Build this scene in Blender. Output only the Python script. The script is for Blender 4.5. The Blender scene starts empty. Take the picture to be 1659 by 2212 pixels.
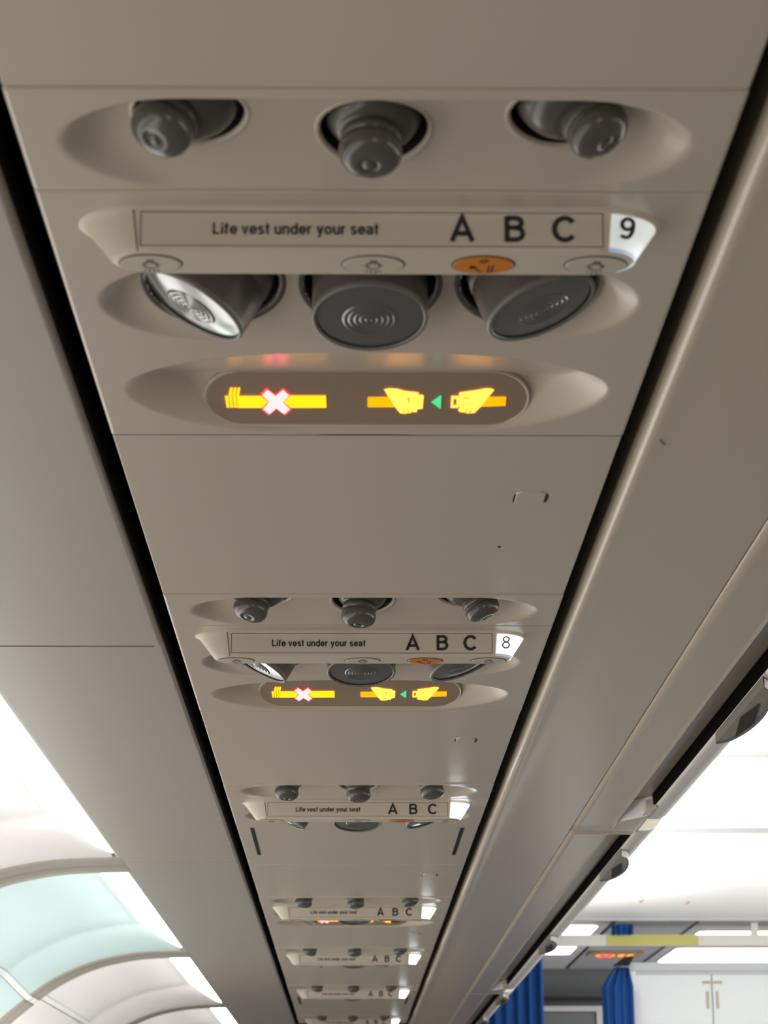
import bpy, math
import numpy as np
from mathutils import Vector, Matrix

COL = bpy.context.scene.collection
CAM_Z = 1.25                      # camera above the cabin floor
H = .4157                         # service channel ceiling above the camera
ZP = CAM_Z + H

# ------------------------------------------------------------------ materials
def lin(c):
    return tuple(((v/255)/12.92 if v/255 <= .04045 else ((v/255+.055)/1.055)**2.4) for v in c)

def mat(name, rgb, rough=.5, spec=.5, metal=0., emit=None, estr=0., grain=0., coat=0.):
    m = bpy.data.materials.new(name); m.use_nodes = True
    nt = m.node_tree; b = nt.nodes['Principled BSDF']
    c = lin(rgb)
    b.inputs['Base Color'].default_value = (*c, 1)
    b.inputs['Roughness'].default_value = rough
    b.inputs['Specular IOR Level'].default_value = spec
    b.inputs['Metallic'].default_value = metal
    b.inputs['Coat Weight'].default_value = coat
    b.inputs['Coat Roughness'].default_value = .08
    if emit:
        b.inputs['Emission Color'].default_value = (*emit, 1)
        b.inputs['Emission Strength'].default_value = estr
    if grain:
        tc = nt.nodes.new('ShaderNodeTexCoord'); n = nt.nodes.new('ShaderNodeTexNoise')
        n.inputs['Scale'].default_value = 900; n.inputs['Detail'].default_value = 2
        bp = nt.nodes.new('ShaderNodeBump'); bp.inputs['Strength'].default_value = grain
        bp.inputs['Distance'].default_value = .0003
        nt.links.new(tc.outputs['Object'], n.inputs['Vector'])
        nt.links.new(n.outputs['Fac'], bp.inputs['Height'])
        nt.links.new(bp.outputs['Normal'], b.inputs['Normal'])
    return m

M = {}
M['panel'] = mat('warm_beige_plastic', (204, 191, 175), .28, .5, grain=.12)
M['strip'] = mat('cream_plastic', (211, 199, 182), .4, .5)
M['bin'] = mat('bin_beige', (204, 190, 171), .27, .5, grain=.12)
M['liner'] = mat('left_lining_beige', (175, 169, 159), .45, .5, grain=.12)
M['black'] = mat('channel_black', (14, 12, 10), .6, .3)
M['seal'] = mat('seal_brown', (118, 102, 90), .7, .2)
M['void'] = mat('gap_black', (7, 6, 5), .8, .05)
M['groove'] = mat('groove_shadow_gap', (92, 80, 70), .7, .2)
M['vent'] = mat('vent_grey', (90, 85, 79), .24, .6)
M['vent_dark'] = mat('vent_socket_dark', (34, 29, 26), .5, .4)
M['barrel'] = mat('reading_light_grey', (98, 91, 86), .4, .5)
M['barrel_rim'] = mat('rim_grey', (122, 118, 112), .3, .5)
M['lens'] = mat('lens', (120, 121, 119), .17, .9, .55, coat=.7)
M['bulb'] = mat('lens_middle', (150, 146, 140), .1, .9, .6, coat=.6)
M['ink'] = mat('dark_print', (50, 44, 46), .5, .3)
M['ink_soft'] = mat('soft_print', (112, 106, 102), .5, .3)
M['call'] = mat('amber_button', (222, 132, 14), .35, .5)
M['btn'] = mat('button_cream', (206, 196, 178), .4, .5)
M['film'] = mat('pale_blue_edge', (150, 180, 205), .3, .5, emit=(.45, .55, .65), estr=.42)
M['window'] = mat('sign_window_brown', (158, 138, 118), .42, .4)
def glow(name, rgb, s): return mat(name, (20, 20, 20), .6, .1, emit=rgb, estr=s)
M['y1'] = glow('sign_yellow', (2.2, .93, .012), 1.)
M['y2'] = glow('sign_yellow_hand', (2.6, 1.05, .13), 1.)
M['y3'] = glow('sign_amber', (1.8, .58, .0), 1.)
M['red'] = glow('sign_red_edge', (2.5, .07, .12), 1.)
M['wht'] = glow('sign_white_cross', (6., .90, .86), 1.)
M['grn'] = glow('sign_green', (.1, .8, .3), 1.)
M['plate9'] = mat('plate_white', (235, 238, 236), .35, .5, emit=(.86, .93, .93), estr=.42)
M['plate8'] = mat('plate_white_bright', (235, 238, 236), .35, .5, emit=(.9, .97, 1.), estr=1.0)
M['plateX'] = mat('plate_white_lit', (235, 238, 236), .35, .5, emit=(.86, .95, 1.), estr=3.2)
M['num8'] = mat('plate_number_pale', (120, 122, 124), .5, .3)
M['wall_white'] = mat('sidewall_white', (240, 237, 237), .5, .4)
M['wall_cyan'] = mat('sidewall_pale_cyan', (212, 234, 234), .5, .4)
M['lamp'] = glow('sidewall_lamp', (1., .98, .93), 16.)
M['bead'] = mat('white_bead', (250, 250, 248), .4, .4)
M['door'] = mat('bin_door_white', (236, 232, 222), .4, .5)
M['latch'] = mat('latch_grey', (150, 145, 134), .45, .4)
M['latch_rim'] = mat('latch_rim_grey', (120, 114, 112), .4, .4)
M['latch_dark'] = mat('latch_recess', (44, 37, 32), .5, .3)
M['ceil'] = mat('ceiling_white', (246, 246, 244), .6, .3)
M['ceil_seam'] = mat('ceiling_seam', (176, 182, 177), .6, .3)
M['ceil_grey'] = mat('entrance_ceiling_grey', (182, 182, 184), .4, .4)
M['ceil_gloss'] = mat('entrance_ceiling_gloss', (176, 176, 182), .22, .6)
M['curtain'] = mat('blue_curtain', (38, 84, 150), .85, .2)
M['rail'] = mat('rail_white', (214, 210, 202), .4, .4)
M['rail_y'] = mat('rail_yellow_strip', (190, 184, 100), .5, .4)
M['part_white'] = mat('partition_white', (228, 233, 236), .5, .4)
M['trim_g'] = mat('partition_trim_grey', (190, 196, 200), .4, .5)
M['olive'] = mat('hinge_olive', (176, 170, 138), .4, .5)
M['front'] = mat('front_wall_grey', (116, 118, 120), .6, .3)
M['frame'] = mat('door_frame_white', (205, 203, 200), .5, .4)
M['ceil_lamp'] = glow('entrance_lamp', (1., .98, .88), 4.)
M['red_mark'] = mat('red_arrow_print', (226, 84, 60), .5, .3)

# ------------------------------------------------------------------ helpers
def mesh(name, v, f, mats, smooth=True, fm=None):
    me = bpy.data.meshes.new(name)
    me.from_pydata([tuple(map(float, p)) for p in v], [], [tuple(q) for q in f])
    for m in (mats if isinstance(mats, (list, tuple)) else [mats]): me.materials.append(m)
    if fm: me.polygons.foreach_set('material_index', fm)
    if smooth: me.polygons.foreach_set('use_smooth', [True]*len(me.polygons))
    me.update(); return me

def link(name, me, parent=None, loc=None, rot=None, label=None):
    o = bpy.data.objects.new(name, me); COL.objects.link(o)
    if parent is not None: o.parent = parent
    if loc is not None: o.location = loc
    if rot is not None:
        o.rotation_mode = 'QUATERNION'; o.rotation_quaternion = rot
    if label: o['label'] = label
    return o

def thing(name, label, cat, loc=(0, 0, 0), group=None):
    o = bpy.data.objects.new(name, None); COL.objects.link(o); o.location = loc
    o.empty_display_size = .05
    o['label'] = label; o['category'] = cat
    if group: o['group'] = group
    return o

def tag(o, label, cat, group=None):
    o['label'] = label; o['category'] = cat
    if group: o['group'] = group
    return o

def struct(o): o['kind'] = 'structure'; return o

def copy_tree(o, parent=None):
    c = o.copy(); COL.objects.link(c)
    if parent is not None: c.parent = parent
    for ch in list(o.children): copy_tree(ch, c)
    return c

class MB:
    """collects shapes for ONE mesh"""
    def __init__(s): s.v = []; s.f = []; s.m = []
    def add(s, v, f, mi=0):
        n = len(s.v); s.v += [tuple(p) for p in v]; s.f += [tuple(i+n for i in q) for q in f]; s.m += [mi]*len(f)
    def box(s, a, b, mi=0):
        (x0, y0, z0), (x1, y1, z1) = a, b
        s.add([(x0,y0,z0),(x1,y0,z0),(x1,y1,z0),(x0,y1,z0),(x0,y0,z1),(x1,y0,z1),(x1,y1,z1),(x0,y1,z1)],
              [(0,3,2,1),(4,5,6,7),(0,1,5,4),(1,2,6,5),(2,3,7,6),(3,0,4,7)], mi)
    def prism(s, poly, d, mi=0):
        """poly: 3-D outline, extruded by the vector d"""
        n = len(poly); q = [tuple(np.add(p, d)) for p in poly]
        s.add(list(poly)+q, [tuple(range(n)), tuple(range(2*n-1, n-1, -1))] + [(i, (i+1) % n, n+(i+1) % n, n+i) for i in range(n)], mi)
    def lathe(s, prof, n=48, mi=0, to=lambda x, y, z: (x, y, z)):
        """prof: (radius, distance along -Z)"""
        v = []
        for r, d in prof:
            for k in range(n):
                a = 2*math.pi*k/n; v.append(to(r*math.cos(a), r*math.sin(a), -d))
        f = []
        for i in range(len(prof)-1):
            for k in range(n):
                f.append((i*n+k, i*n+(k+1) % n, (i+1)*n+(k+1) % n, (i+1)*n+k))
        s.add(v, f, mi)
    def ring(s, pts_in, pts_out, mi=0):
        n = len(pts_in); s.add(list(pts_in)+list(pts_out), [(i, (i+1) % n, n+(i+1) % n, n+i) for i in range(n)], mi)
    def obj(s, name, mats, parent=None, smooth=False, **k):
        return link(name, mesh(name, s.v, s.f, mats, smooth, s.m), parent, **k)

def grid_mesh(name, xs, ys, zf, m, skirt=.009, cut=None, smooth=True, edge=.0007):
    """a moulded panel: underside z = zf(x, y) above the panel plane, turned-up rim all round"""
    X, Y = np.meshgrid(np.array(xs), np.array(ys)); Z = zf(X, Y)
    Z = Z.copy(); Z[0, :] += edge; Z[-1, :] += edge; Z[:, 0] += edge; Z[:, -1] += edge
    ny, nx = X.shape
    v = np.stack([X.ravel(), Y.ravel(), Z.ravel()], 1).tolist()
    idx = np.arange(nx*ny).reshape(ny, nx)
    a, b, c, d = idx[:-1, :-1], idx[:-1, 1:], idx[1:, 1:], idx[1:, :-1]
    keep = np.ones(a.shape, bool)
    if cut is not None:
        xm = (X[:-1, :-1]+X[1:, 1:])/2; ym = (Y[:-1, :-1]+Y[1:, 1:])/2; keep = ~cut(xm, ym)
    f = np.stack([a[keep], d[keep], c[keep], b[keep]], 1).tolist()
    if skirt:
        bd = list(idx[0, :]) + list(idx[1:, -1]) + list(idx[-1, :-1][::-1]) + list(idx[1:-1, 0][::-1])
        n0 = len(v)
        for i in bd: v.append((v[i][0], v[i][1], skirt))
        n = len(bd)
        for k in range(n): f.append((bd[k], bd[(k+1) % n], n0+(k+1) % n, n0+k))
    return mesh(name, v, f, m, smooth)

def span(a, b, step, e=.0009):
    return [a] + list(np.linspace(a+e, b-e, max(2, int(round((b-a-2*e)/step))+1))) + [b]

def smin(a, b, k):
    h = np.clip(.5+.5*(b-a)/k, 0, 1); return b*(1-h)+a*h-k*h*(1-h)
def splus(d, k): return k*np.logaddexp(0, d/k)

def recess(u, v, cx, hw, c, vc, bn, bf, near, far, scoop, k=.004, soft=.0006):
    """moulded dish: near wall, ramp (or curved floor) that comes back to the panel at the far side, scooped rounded ends"""
    du = np.abs(u-cx); e = np.clip((du-c)/(hw-c), 0, 3); t = np.where(v < vc, (v-vc)/bn, (v-vc)/bf)
    dn = near*(v-(vc-bn)); dl = far(v) if callable(far) else far*((vc+bf)-v)
    d = smin(smin(dn, dl, k), scoop*(1-e**2-t**2*(.9 if scoop < .04 else 1.)), k)
    return splus(d, soft)

# ------------------------------------------------------------------ service channel pieces
XL, XR = -.1393, .1600
T15, T13, T23 = (math.tan(math.radians(a)) for a in (15, 13, 23))
DOWN = Vector((0, 0, -1))
def aim(a): return DOWN.rotation_difference(Vector(a).normalized())

# -- air vent panel (local origin: far edge of the panel)
def vent_floor(v): return np.where(v < -.055, .0118, .0118-4.2*(v+.055)**2)
def f_vent(u, v): return recess(u, v, .011, .1325, .068, -.045, .0385, .043, 2.4, vent_floor, .026)
GX = (-.0674, .0100, .0902)
GV, GR = (-.0505, -.0385, -.0505), .0232
def round_cut(xs, vs, r):
    def c(x, y):
        out = np.zeros(x.shape, bool)
        for px, pv in zip(xs, vs): out |= ((x-px)**2 + (y-pv)**2) < (r+.0004)**2
        return out
    return c

def socket_mesh(name, f, px, pv, r, depth, lip, mats):
    """collar that follows the dish, with a dark well behind it; local origin at the hole centre on the panel plane"""
    n = 64; rows = []
    for rr, off, up in ((r+lip, .0008, 0), (r+lip*.75, -.0003, 0), (r+lip*.3, -.0004, 0), (r, .0002, 0), (r-.0004, .0014, 0), (r-.0006, 0, .007), (r*.8, 0, depth*.9), (r*.3, 0, depth), (.0001, 0, depth)):
        ring = []
        for k in range(n):
            a = 2*PI*k/n; x, y = rr*math.cos(a), rr*math.sin(a)
            z = float(f(np.array([px+x*min(1, r/rr if up else 1)]), np.array([pv+y]))[0])
            if up: z = float(f(np.array([px]), np.array([pv]))[0])+up
            ring.append((x, y, z+off))
        rows.append(ring)
    v = [p for q in rows for p in q]; fc = []; fm = []
    for i in range(len(rows)-1):
        for k in range(n): fc.append((i*n+k, i*n+(k+1) % n, (i+1)*n+(k+1) % n, (i+1)*n+k)); fm.append(0 if i < 4 else 1)
    return mesh(name, v, fc, mats, True, fm)
PI = math.pi

vent_me = grid_mesh('air_vent_panel_skin', span(XL, XR, .00125), span(-.0908, -.0006, .00115), f_vent, M['panel'],
                    cut=round_cut(GX, GV, GR))
vsock_me = [socket_mesh('vent_socket', f_vent, px, pv, GR, .030, .0028, [M['panel'], M['vent_dark']]) for px, pv in zip(GX, GV)]
GZ = [float(f_vent(np.array([px]), np.array([pv]))[0]) for px, pv in zip(GX, GV)]
b = MB()
ball = [(.0222*math.cos(a), .0222*math.sin(a)) for a in np.linspace(-.6, .87, 16)]
b.lathe(ball + [(.0118, .0168), (.0118, .0172), (.0124, .0176), (.0130, .0186), (.0131, .0212), (.0126, .0222), (.0119, .0226), (.0119, .0232)], 56, 0)
nozzle_me = mesh('air_nozzle', b.v, b.f, [M['vent']], True, b.m)
b = MB()
b.lathe([(.0119, .0232), (.0128, .0236), (.0133, .0246), (.0135, .0270), (.0130, .0296), (.0118, .0316), (.0095, .0332), (.0065, .0341), (.0040, .0344),
         (.0038, .0338), (.0030, .0338), (.0028, .0344), (.0001, .0346)], 56, 0)
knob_me = mesh('nozzle_knob', b.v, b.f, [M['vent']], True, b.m)

def make_vent(label):
    t = thing('air_vent_panel', label, 'air vent panel', (0, 0, 0), 'air vent panels along the service channel')
    link('panel', vent_me, t)
    for k, px in enumerate(GX):
        link('vent_socket', vsock_me[k], t, (px, GV[k], 0), label='dark round vent socket')
        n = link('air_nozzle', nozzle_me, t, (px, GV[k], GZ[k]+(.0115, .0128, .0130)[k]), aim(((-.40, -.30, -.86), (-.064, -.198, -.98), (.49, -.17, -.85))[k]))
        link('nozzle_knob', knob_me, n)
    return t

# -- label strip, number plate (lofted)
def stadium(vn, vf, xl, xr, el, grow=0., n=20):
    vc, hv = (vn+vf)/2, (vf-vn)/2+grow
    xl -= grow; xr += grow; pts = []
    for i in range(11): pts.append((xl+el+(xr-xl-2*el)*i/10, vc-hv))
    for i in range(1, n): a = math.pi*i/n; pts.append((xr-el+el*math.sin(a), vc-hv*math.cos(a)))
    for i in range(11): pts.append((xr-el-(xr-xl-2*el)*i/10, vc+hv))
    for i in range(1, n): a = math.pi*i/n; pts.append((xl+el-el*math.sin(a), vc+hv*math.cos(a)))
    return pts
SD = .0206
def level(w, grow=0.):
    t = min(1., w/SD); L = lambda a, c: a+(c-a)*t
    return [(x, v, -w) for x, v in stadium(L(.0165, .0195), L(.058, .0445), L(-.1222, -.1068), L(.1405, .1275), L(.030, .020), grow)]
def loft(levels, cap=True):
    n = len(levels[0]); v = [p for l in levels for p in l]; f = []
    for i in range(len(levels)-1):
        for k in range(n): f.append((i*n+k, i*n+(k+1) % n, (i+1)*n+(k+1) % n, (i+1)*n+k))
    if cap: f.append(tuple(range(len(v)-n, len(v)))[::-1])
    return v, f
lv = [level(-.0008, .0028), level(0, .0020), level(.0004, .0008), level(.0010, .0002), level(.0016, 0)]
lv += [level(w) for w in np.linspace(.006, .0185, 6)]
lv += [level(.0196, -.0003), level(.0203, -.0009), level(SD, -.0019)]
v, f = loft(lv); b = MB(); b.add(v, f)
def face_v(w): return .0165+.003*w/SD
def on_face(x, w, off=.0002): return (x, face_v(w)-off, -w)
# engraved lines: end-cap seam and placard groove
def fline(b, x0, w0, x1, w1, t, mi=1, off=.00015):
    dx, dw = x1-x0, w1-w0; L = math.hypot(dx, dw); nx, nw = -dw/L*t/2, dx/L*t/2
    b.add([on_face(x0+nx, w0+nw, off), on_face(x1+nx, w1+nw, off), on_face(x1-nx, w1-nw, off), on_face(x0-nx, w0-nw, off)], [(0, 1, 2, 3)], mi)
fline(b, -.0972, .0012, -.0950, .0203, .0006)
strip_me = mesh('label_strip', b.v, b.f, [M['strip'], M['ink_soft']], True, b.m)

def sharpen(me, ang):
    me.set_sharp_from_angle(angle=math.radians(ang)); return me
sharpen(strip_me, 38)
def plate_part(x_top, x_bot, w0, w1, off, m, name, nl=9, smooth=True):
    """skin that wraps the right end of the strip"""
    rows = []
    for w in np.linspace(w0, w1, nl):
        p = level(w, off); xc = x_top+(x_bot-x_top)*(w-w0)/(w1-w0)
        ring = [(x, v) for x, v, z in p]
        vc = sum(q[1] for q in ring)/len(ring)
        vn = min(q[1] for q in ring); vf = max(q[1] for q in ring)
        xr = max(q[0] for q in ring); t = min(1., w/SD); el = .030+(.020-.030)*t
        pts = [(xc + (max(xc, xr-el)-xc)*i/4, vn) for i in range(5)] if xc < xr-el else []
        a0 = 0 if xc < xr-el else math.asin((xc-(xr-el))/el)
        vcn, hv = (vn+vf)/2, (vf-vn)/2
        for a in np.linspace(a0, math.pi*.8, 28 if pts else 33)[(1 if pts else 0):]:
            pts.append((xr-el+el*math.sin(a), vcn-hv*math.cos(a)))
        pts = pts[:32] if len(pts) >= 32 else pts+[pts[-1]]*(32-len(pts))
        rows.append([(x, v, -w) for x, v in pts])
    n = 32; v = [p for r in rows for p in r]; f = []
    for i in range(nl-1):
        for k in range(n-1): f.append((i*n+k, i*n+k+1, (i+1)*n+k+1, (i+1)*n+k))
    return mesh(name, v, f, m, smooth)
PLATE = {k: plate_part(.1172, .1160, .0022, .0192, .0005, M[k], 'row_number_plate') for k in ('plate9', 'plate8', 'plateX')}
film_me = plate_part(.1160, .1158, .0176, .0195, .0007, M['film'], 'plate_edge_film', 3)

b = MB()
PX0, PX1, PW0, PW1 = -.0938, .1132, .0022, .0176
for a in (((PX0, PW0), (PX1, PW0)), ((PX1, PW0), (PX1, PW1)), ((PX1, PW1), (PX0, PW1)), ((PX0, PW1), (PX0, PW0))):
    fline(b, *a[0], *a[1], .00045, 0)
placard_me = mesh('placard_border', b.v, b.f, [M['ink_soft']], False, b.m)
PI = math.pi
def arc(cx, cy, rx, ry, a0, a1, n=14): return [(cx+rx*math.cos(math.radians(a0+(a1-a0)*k/n)), cy+ry*math.sin(math.radians(a0+(a1-a0)*k/n))) for k in range(n+1)]
# plain grotesque letters as strokes; cap height 1, x-height .73
GLY = {
 'L': (.56, [[(.07, 1), (.07, .075), (.54, .075)]]), 'i': (.15, [[(.075, 0), (.075, .73)], [(.075, .86), (.075, 1.0)]]),
 'f': (.33, [[(.14, 0), (.14, .80)]+arc(.27, .80, .13, .13, 180, 95, 6), [(0, .66), (.31, .66)]]),
 'e': (.56, [[(.06, .37), (.50, .37)]+arc(.28, .365, .225, .30, 0, 325, 22)]), ' ': (.16, []),
 'v': (.52, [[(.05, .73), (.26, .04), (.47, .73)]]), 's': (.50, [arc(.25, .53, .18, .135, 25, 200, 10)+arc(.25, .215, .185, .15, 100, -155, 14)]),
 't': (.33, [[(.14, .95), (.14, .20)]+arc(.25, .18, .11, .11, 180, 275, 6), [(0, .66), (.31, .66)]]),
 'u': (.54, [[(.07, .73), (.07, .28)]+arc(.265, .265, .195, .20, 180, 340, 12), [(.47, .73), (.47, 0)]]),
 'n': (.54, [[(.07, 0), (.07, .73)], arc(.27, .46, .20, .205, 165, 0, 12)+[(.47, 0)]]),
 'd': (.57, [[(.50, 0), (.50, 1)], arc(.28, .365, .215, .30, 15, 345, 24)]),
 'r': (.36, [[(.07, 0), (.07, .73)], arc(.30, .42, .23, .25, 170, 85, 8)]),
 'y': (.52, [[(.05, .73), (.27, .05)], [(.47, .73), (.24, -.10)]+arc(.12, -.06, .11, .14, -20, -100, 6)]),
 'o': (.58, [arc(.29, .365, .225, .30, 0, 360, 28)]),
 'a': (.55, [arc(.25, .52, .19, .15, 165, 20, 10)+[(.46, .46), (.46, .10), (.52, .04)], [(.46, .42)]+arc(.23, .22, .17, .155, 80, 330, 14)]),
 'A': (.90, [[(.05, 0), (.45, .96), (.85, 0)], [(.19, .31), (.71, .31)]]),
 'B': (.78, [[(.09, 0), (.09, 1)], [(.09, .925), (.40, .925)]+arc(.42, .735, .22, .19, 90, -90, 12)+[(.09, .545)], [(.42, .545)]+arc(.44, .31, .25, .235, 90, -90, 12)+[(.09, .075)]]),
 'C': (.90, [arc(.46, .5, .37, .43, 38, 322, 30)]),
 '9': (.62, [arc(.31, .68, .225, .25, 0, 360, 28), [(.535, .68)]+arc(.28, .62, .255, .56, 0, -95, 14)+arc(.27, .20, .2, .14, 250, 190, 4)]),
 '8': (.62, [arc(.31, .735, .20, .20, 0, 360, 26), arc(.31, .275, .23, .235, 0, 360, 28)]),
}
def strokes(ch, t):
    """flat ribbons of one letter, as (points, faces)"""
    V, Fc = [], []
    for pl in GLY[ch][1]:
        P = np.array(pl, float); closed = len(P) > 3 and np.allclose(P[0], P[-1])
        n = len(P); base = len(V); nor = []
        for i in range(n):
            a = P[(i-1) % (n-1)] if closed and i == 0 else P[max(i-1, 0)]; c = P[1] if closed and i == n-1 else P[min(i+1, n-1)]
            d1, d2 = P[i]-a, c-P[i]
            d1 = d1/np.hypot(*d1) if np.hypot(*d1) > 1e-9 else d2/np.hypot(*d2)
            d2 = d2/np.hypot(*d2) if np.hypot(*d2) > 1e-9 else d1
            m = d1+d2; m = m/max(np.hypot(*m), 1e-6); nn = np.array([-m[1], m[0]])
            k = 1/max(.45, float(nn.dot([-d1[1], d1[0]]))); nor.append(nn*k)
        for p, q in zip(P, nor): V += [tuple(p+q*t/2), tuple(p-q*t/2)]
        for i in range(n-1): Fc.append((base+2*i, base+2*i+1, base+2*i+3, base+2*i+2))
    return V, Fc
def lettering(name, txt, x0, x1, base, cap, t, m, gap=.13):
    w = 0; items = []
    for ch in txt: items.append((ch, w)); w += GLY[ch][0]+gap
    k = (x1-x0)/(w-gap); b = MB()
    for ch, ox in items:
        v, f = strokes(ch, t); b.add([(x0+(ox+x)*k, face_v(base-y*cap)-.0004, -(base-y*cap)) for x, y in v], f)
    return mesh(name, b.v, b.f, [m], False, b.m)
text_me = lettering('lettering', 'Life vest under your seat', -.0615, .0126, .0124, .0052, .165, M['ink'])
abc_me = [lettering('seat_letter', c, x0, x1, .0153, .0116, .185, M['ink']) for c, x0, x1 in (('A', .0448, .0552), ('B', .0690, .0782), ('C', .0903, .1015))]
def numeral(ch, m, t):
    v, f = strokes(ch, t)
    out = []
    for x, y in v:
        X, W = .1207+x*.0068/.60+.0006*(y-.5), .0141-y*.0098
        out.append((X, face_v(W)-.0012+max(0, X-.119)**2*8, -W))
    return mesh('numeral', out, f, [m], False)
num9 = numeral('9', M['ink'], .17); num8 = numeral('8', M['num8'], .10)

# -- buttons on the underside of the strip
def ell(cx, a, bb, n=40): return [(cx+a*math.cos(2*math.pi*k/n), .0318+bb*math.sin(2*math.pi*k/n)) for k in range(n)]
BZ = -SD-.0002
def button_me(cx, call):
    b = MB(); A, Bv = .0146, .0103
    o, i1, i0 = ell(cx, A, Bv), ell(cx, A-.0009, Bv-.0010), ell(cx, A-.0012, Bv-.0013)
    b.ring([(x, v, BZ+.0001) for x, v in o], [(x, v, BZ-.0001) for x, v in i1], 1)
    b.ring([(x, v, BZ-.0002) for x, v in i1], [(x, v, BZ-.0005) for x, v in i0], 0)
    b.add([(x, v, BZ-.0005) for x, v in i0], [tuple(range(40))], 0)
    z = BZ-.0007
    def dot(x, v, r0, r1, a0=0, a1=2*math.pi, mi=2, n=20):
        p = [(cx+x+r*math.cos(a0+(a1-a0)*k/n), .0318+v+r*math.sin(a0+(a1-a0)*k/n), z) for k in range(n+1) for r in (r0, r1)]
        b.add(p, [(2*k, 2*k+1, 2*k+3, 2*k+2) for k in range(n)], mi)
    def bar(x0, v0, x1, v1, t, mi=2):
        L = math.hypot(x1-x0, v1-v0); nx, nv = -(v1-v0)/L*t/2, (x1-x0)/L*t/2
        b.add([(cx+x0+nx, .0318+v0+nv, z), (cx+x1+nx, .0318+v1+nv, z), (cx+x1-nx, .0318+v1-nv, z), (cx+x0-nx, .0318+v0-nv, z)], [(0, 1, 2, 3)], mi)
    if call:                                   # seated figure raising a hand
        dot(0, -.0052, .0011, .0019)
        dot(-.0048, .0014, .0004, .0016); bar(-.0062, .0032, -.0036, .0014, .0008)
        dot(-.0005, .0034, .0022, .0029, math.pi*.45, math.pi*1.1)
        bar(.0026, -.0002, .0022, .0062, .0007); bar(.0044, -.0010, .0040, .0062, .0007); bar(.0022, .0062, .0040, .0062, .0007)
    else:                                      # lamp with rays
        dot(0, .0006, .0026, .0034); bar(-.0016, -.0045, .0016, -.0045, .002)
        bar(-.0014, -.0035, -.0042, .0005, .0006); bar(.0014, -.0035, .0042, .0005, .0006)
        for a in (-.6, -.2, .2, .6): bar(.0044*math.sin(a), .0062+.001*math.cos(a)-.0018, .006*math.sin(a), .0085*math.cos(a), .0007)
    mats = [M['call'], M['groove'], M['ink']] if call else [M['btn'], M['ink_soft'], M['ink_soft']]
    return mesh('call_button' if call else 'light_button', b.v, b.f, mats, False, b.m)
BTN = [(button_me(-.0902, 0), 0), (button_me(.0103, 0), 0), (button_me(.0602, 1), 1), (button_me(.1110, 0), 0)]

# -- reading lights
LX = (-.0683, .0098, .0879); LV, LR = (.1262, .1278, .1262), .0330
def f_light(u, v): return recess(u, v, .0097, .1345, .068, .127, .047, .050, 2.2, T13, .026)
def f_unit_b(u, v): return np.maximum(f_light(u, v)-.0004, 0)
lsock_me = [socket_mesh('light_socket', f_unit_b, px, pv, LR, .030, .0042, [M['barrel'], M['vent_dark']]) for px, pv in zip(LX, LV)]
LZ = [float(f_light(np.array([px]), np.array([pv]))[0]) for px, pv in zip(LX, LV)]
b = MB()
b.lathe([(.018, -.026), (.0265, -.018), (.0284, -.010), (.0288, -.003), (.0282, -.0025), (.0282, -.0010), (.0286, -.0005), (.0288, .010), (.0288, .0185)], 64, 0)
b.lathe([(.0288, .0185), (.0290, .0200), (.0285, .0213), (.0274, .0215), (.0266, .0205)], 64, 1)
barrel_me = mesh('reading_light', b.v, b.f, [M['barrel'], M['barrel_rim']], True, b.m)
b = MB(); prof = []
for r in np.linspace(.0267, .0001, 58):
    bump = .0008*abs(math.sin(r/.0028*math.pi)) if r < .0135 else 0.
    prof.append((float(r), .0199+.0018*(1-(r/.0267)**2)+bump))
b.lathe(prof, 64, 0)
lens_me = mesh('lens', b.v, b.f, [M['lens']], True, b.m)

# -- lit sign
SV, SQ = .2933, .0103
def f_sign(u, v): return recess(u, v, .0097, .1335, .010, .2500, .0585, .0745, math.tan(math.radians(14.5)), T23*.97, .055, k=.003)
C23, S23 = math.cos(math.radians(23)), math.sin(math.radians(23))
def sp(x, q, off): return (x, SV-q*C23-off*S23, SQ+q*S23-off*C23)
def stad2(cx, hl, cq, hq, n=16):
    p = []
    for s in (1, -1):
        for i in range(n+1):
            a = -math.pi/2+math.pi*i/n; p.append((cx+s*(hl-hq+hq*math.cos(a)), cq+s*hq*math.sin(a)))
    return p
b = MB()
o0, o1, o2 = stad2(.0097, .0935, .0025, .0234), stad2(.0097, .0928, .0025, .0228), stad2(.0097, .0915, .0025, .0218)
b.ring([sp(x, q, -.001) for x, q in o0], [sp(x, q, .0012) for x, q in o1], 1)
b.ring([sp(x, q, .0012) for x, q in o1], [sp(x, q, .0006) for x, q in o2], 1)
b.add([sp(x, q, .0006) for x, q in o2], [tuple(range(len(o2)))], 0)
signwin_me = mesh('sign_window', b.v, b.f, [M['window'], M['panel']], False, b.m)
def c4(p): return [(-.0714+((x/5.53+460)-487)*.000265, (867.2-(y/5.53+780))*.000386) for x, y in p]
def c5(p): return [(.0100+((x/4.1475+760)-795)*.0002655, (866.2-(y/4.1475+780))*.000386) for x, y in p]
def picto(name, polys, m, off=.0009):
    b = MB()
    for p in polys: b.prism([sp(x, q, off) for x, q in p], tuple(np.subtract(sp(0, 0, .0004), sp(0, 0, 0))))
    return mesh(name, b.v, b.f, [m], False, b.m)
bars = [c4([(150,415),(188,415),(192,550),(162,550)]), c4([(196,415),(232,415),(238,550),(206,550)]), c4([(243,415),(275,415),(282,550),(250,550)])]
smk = [c4([(218+d,318),(248+d,318),(228+d,408),(196+d,408),(198+d,385)]) for d in (0, 44, 88)]
body = [c4([(286,415),(580,415),(652,484),(590,552),(292,552)]), c4([(920,408),(1350,408),(1355,548),(932,552),(850,484)])]
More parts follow.
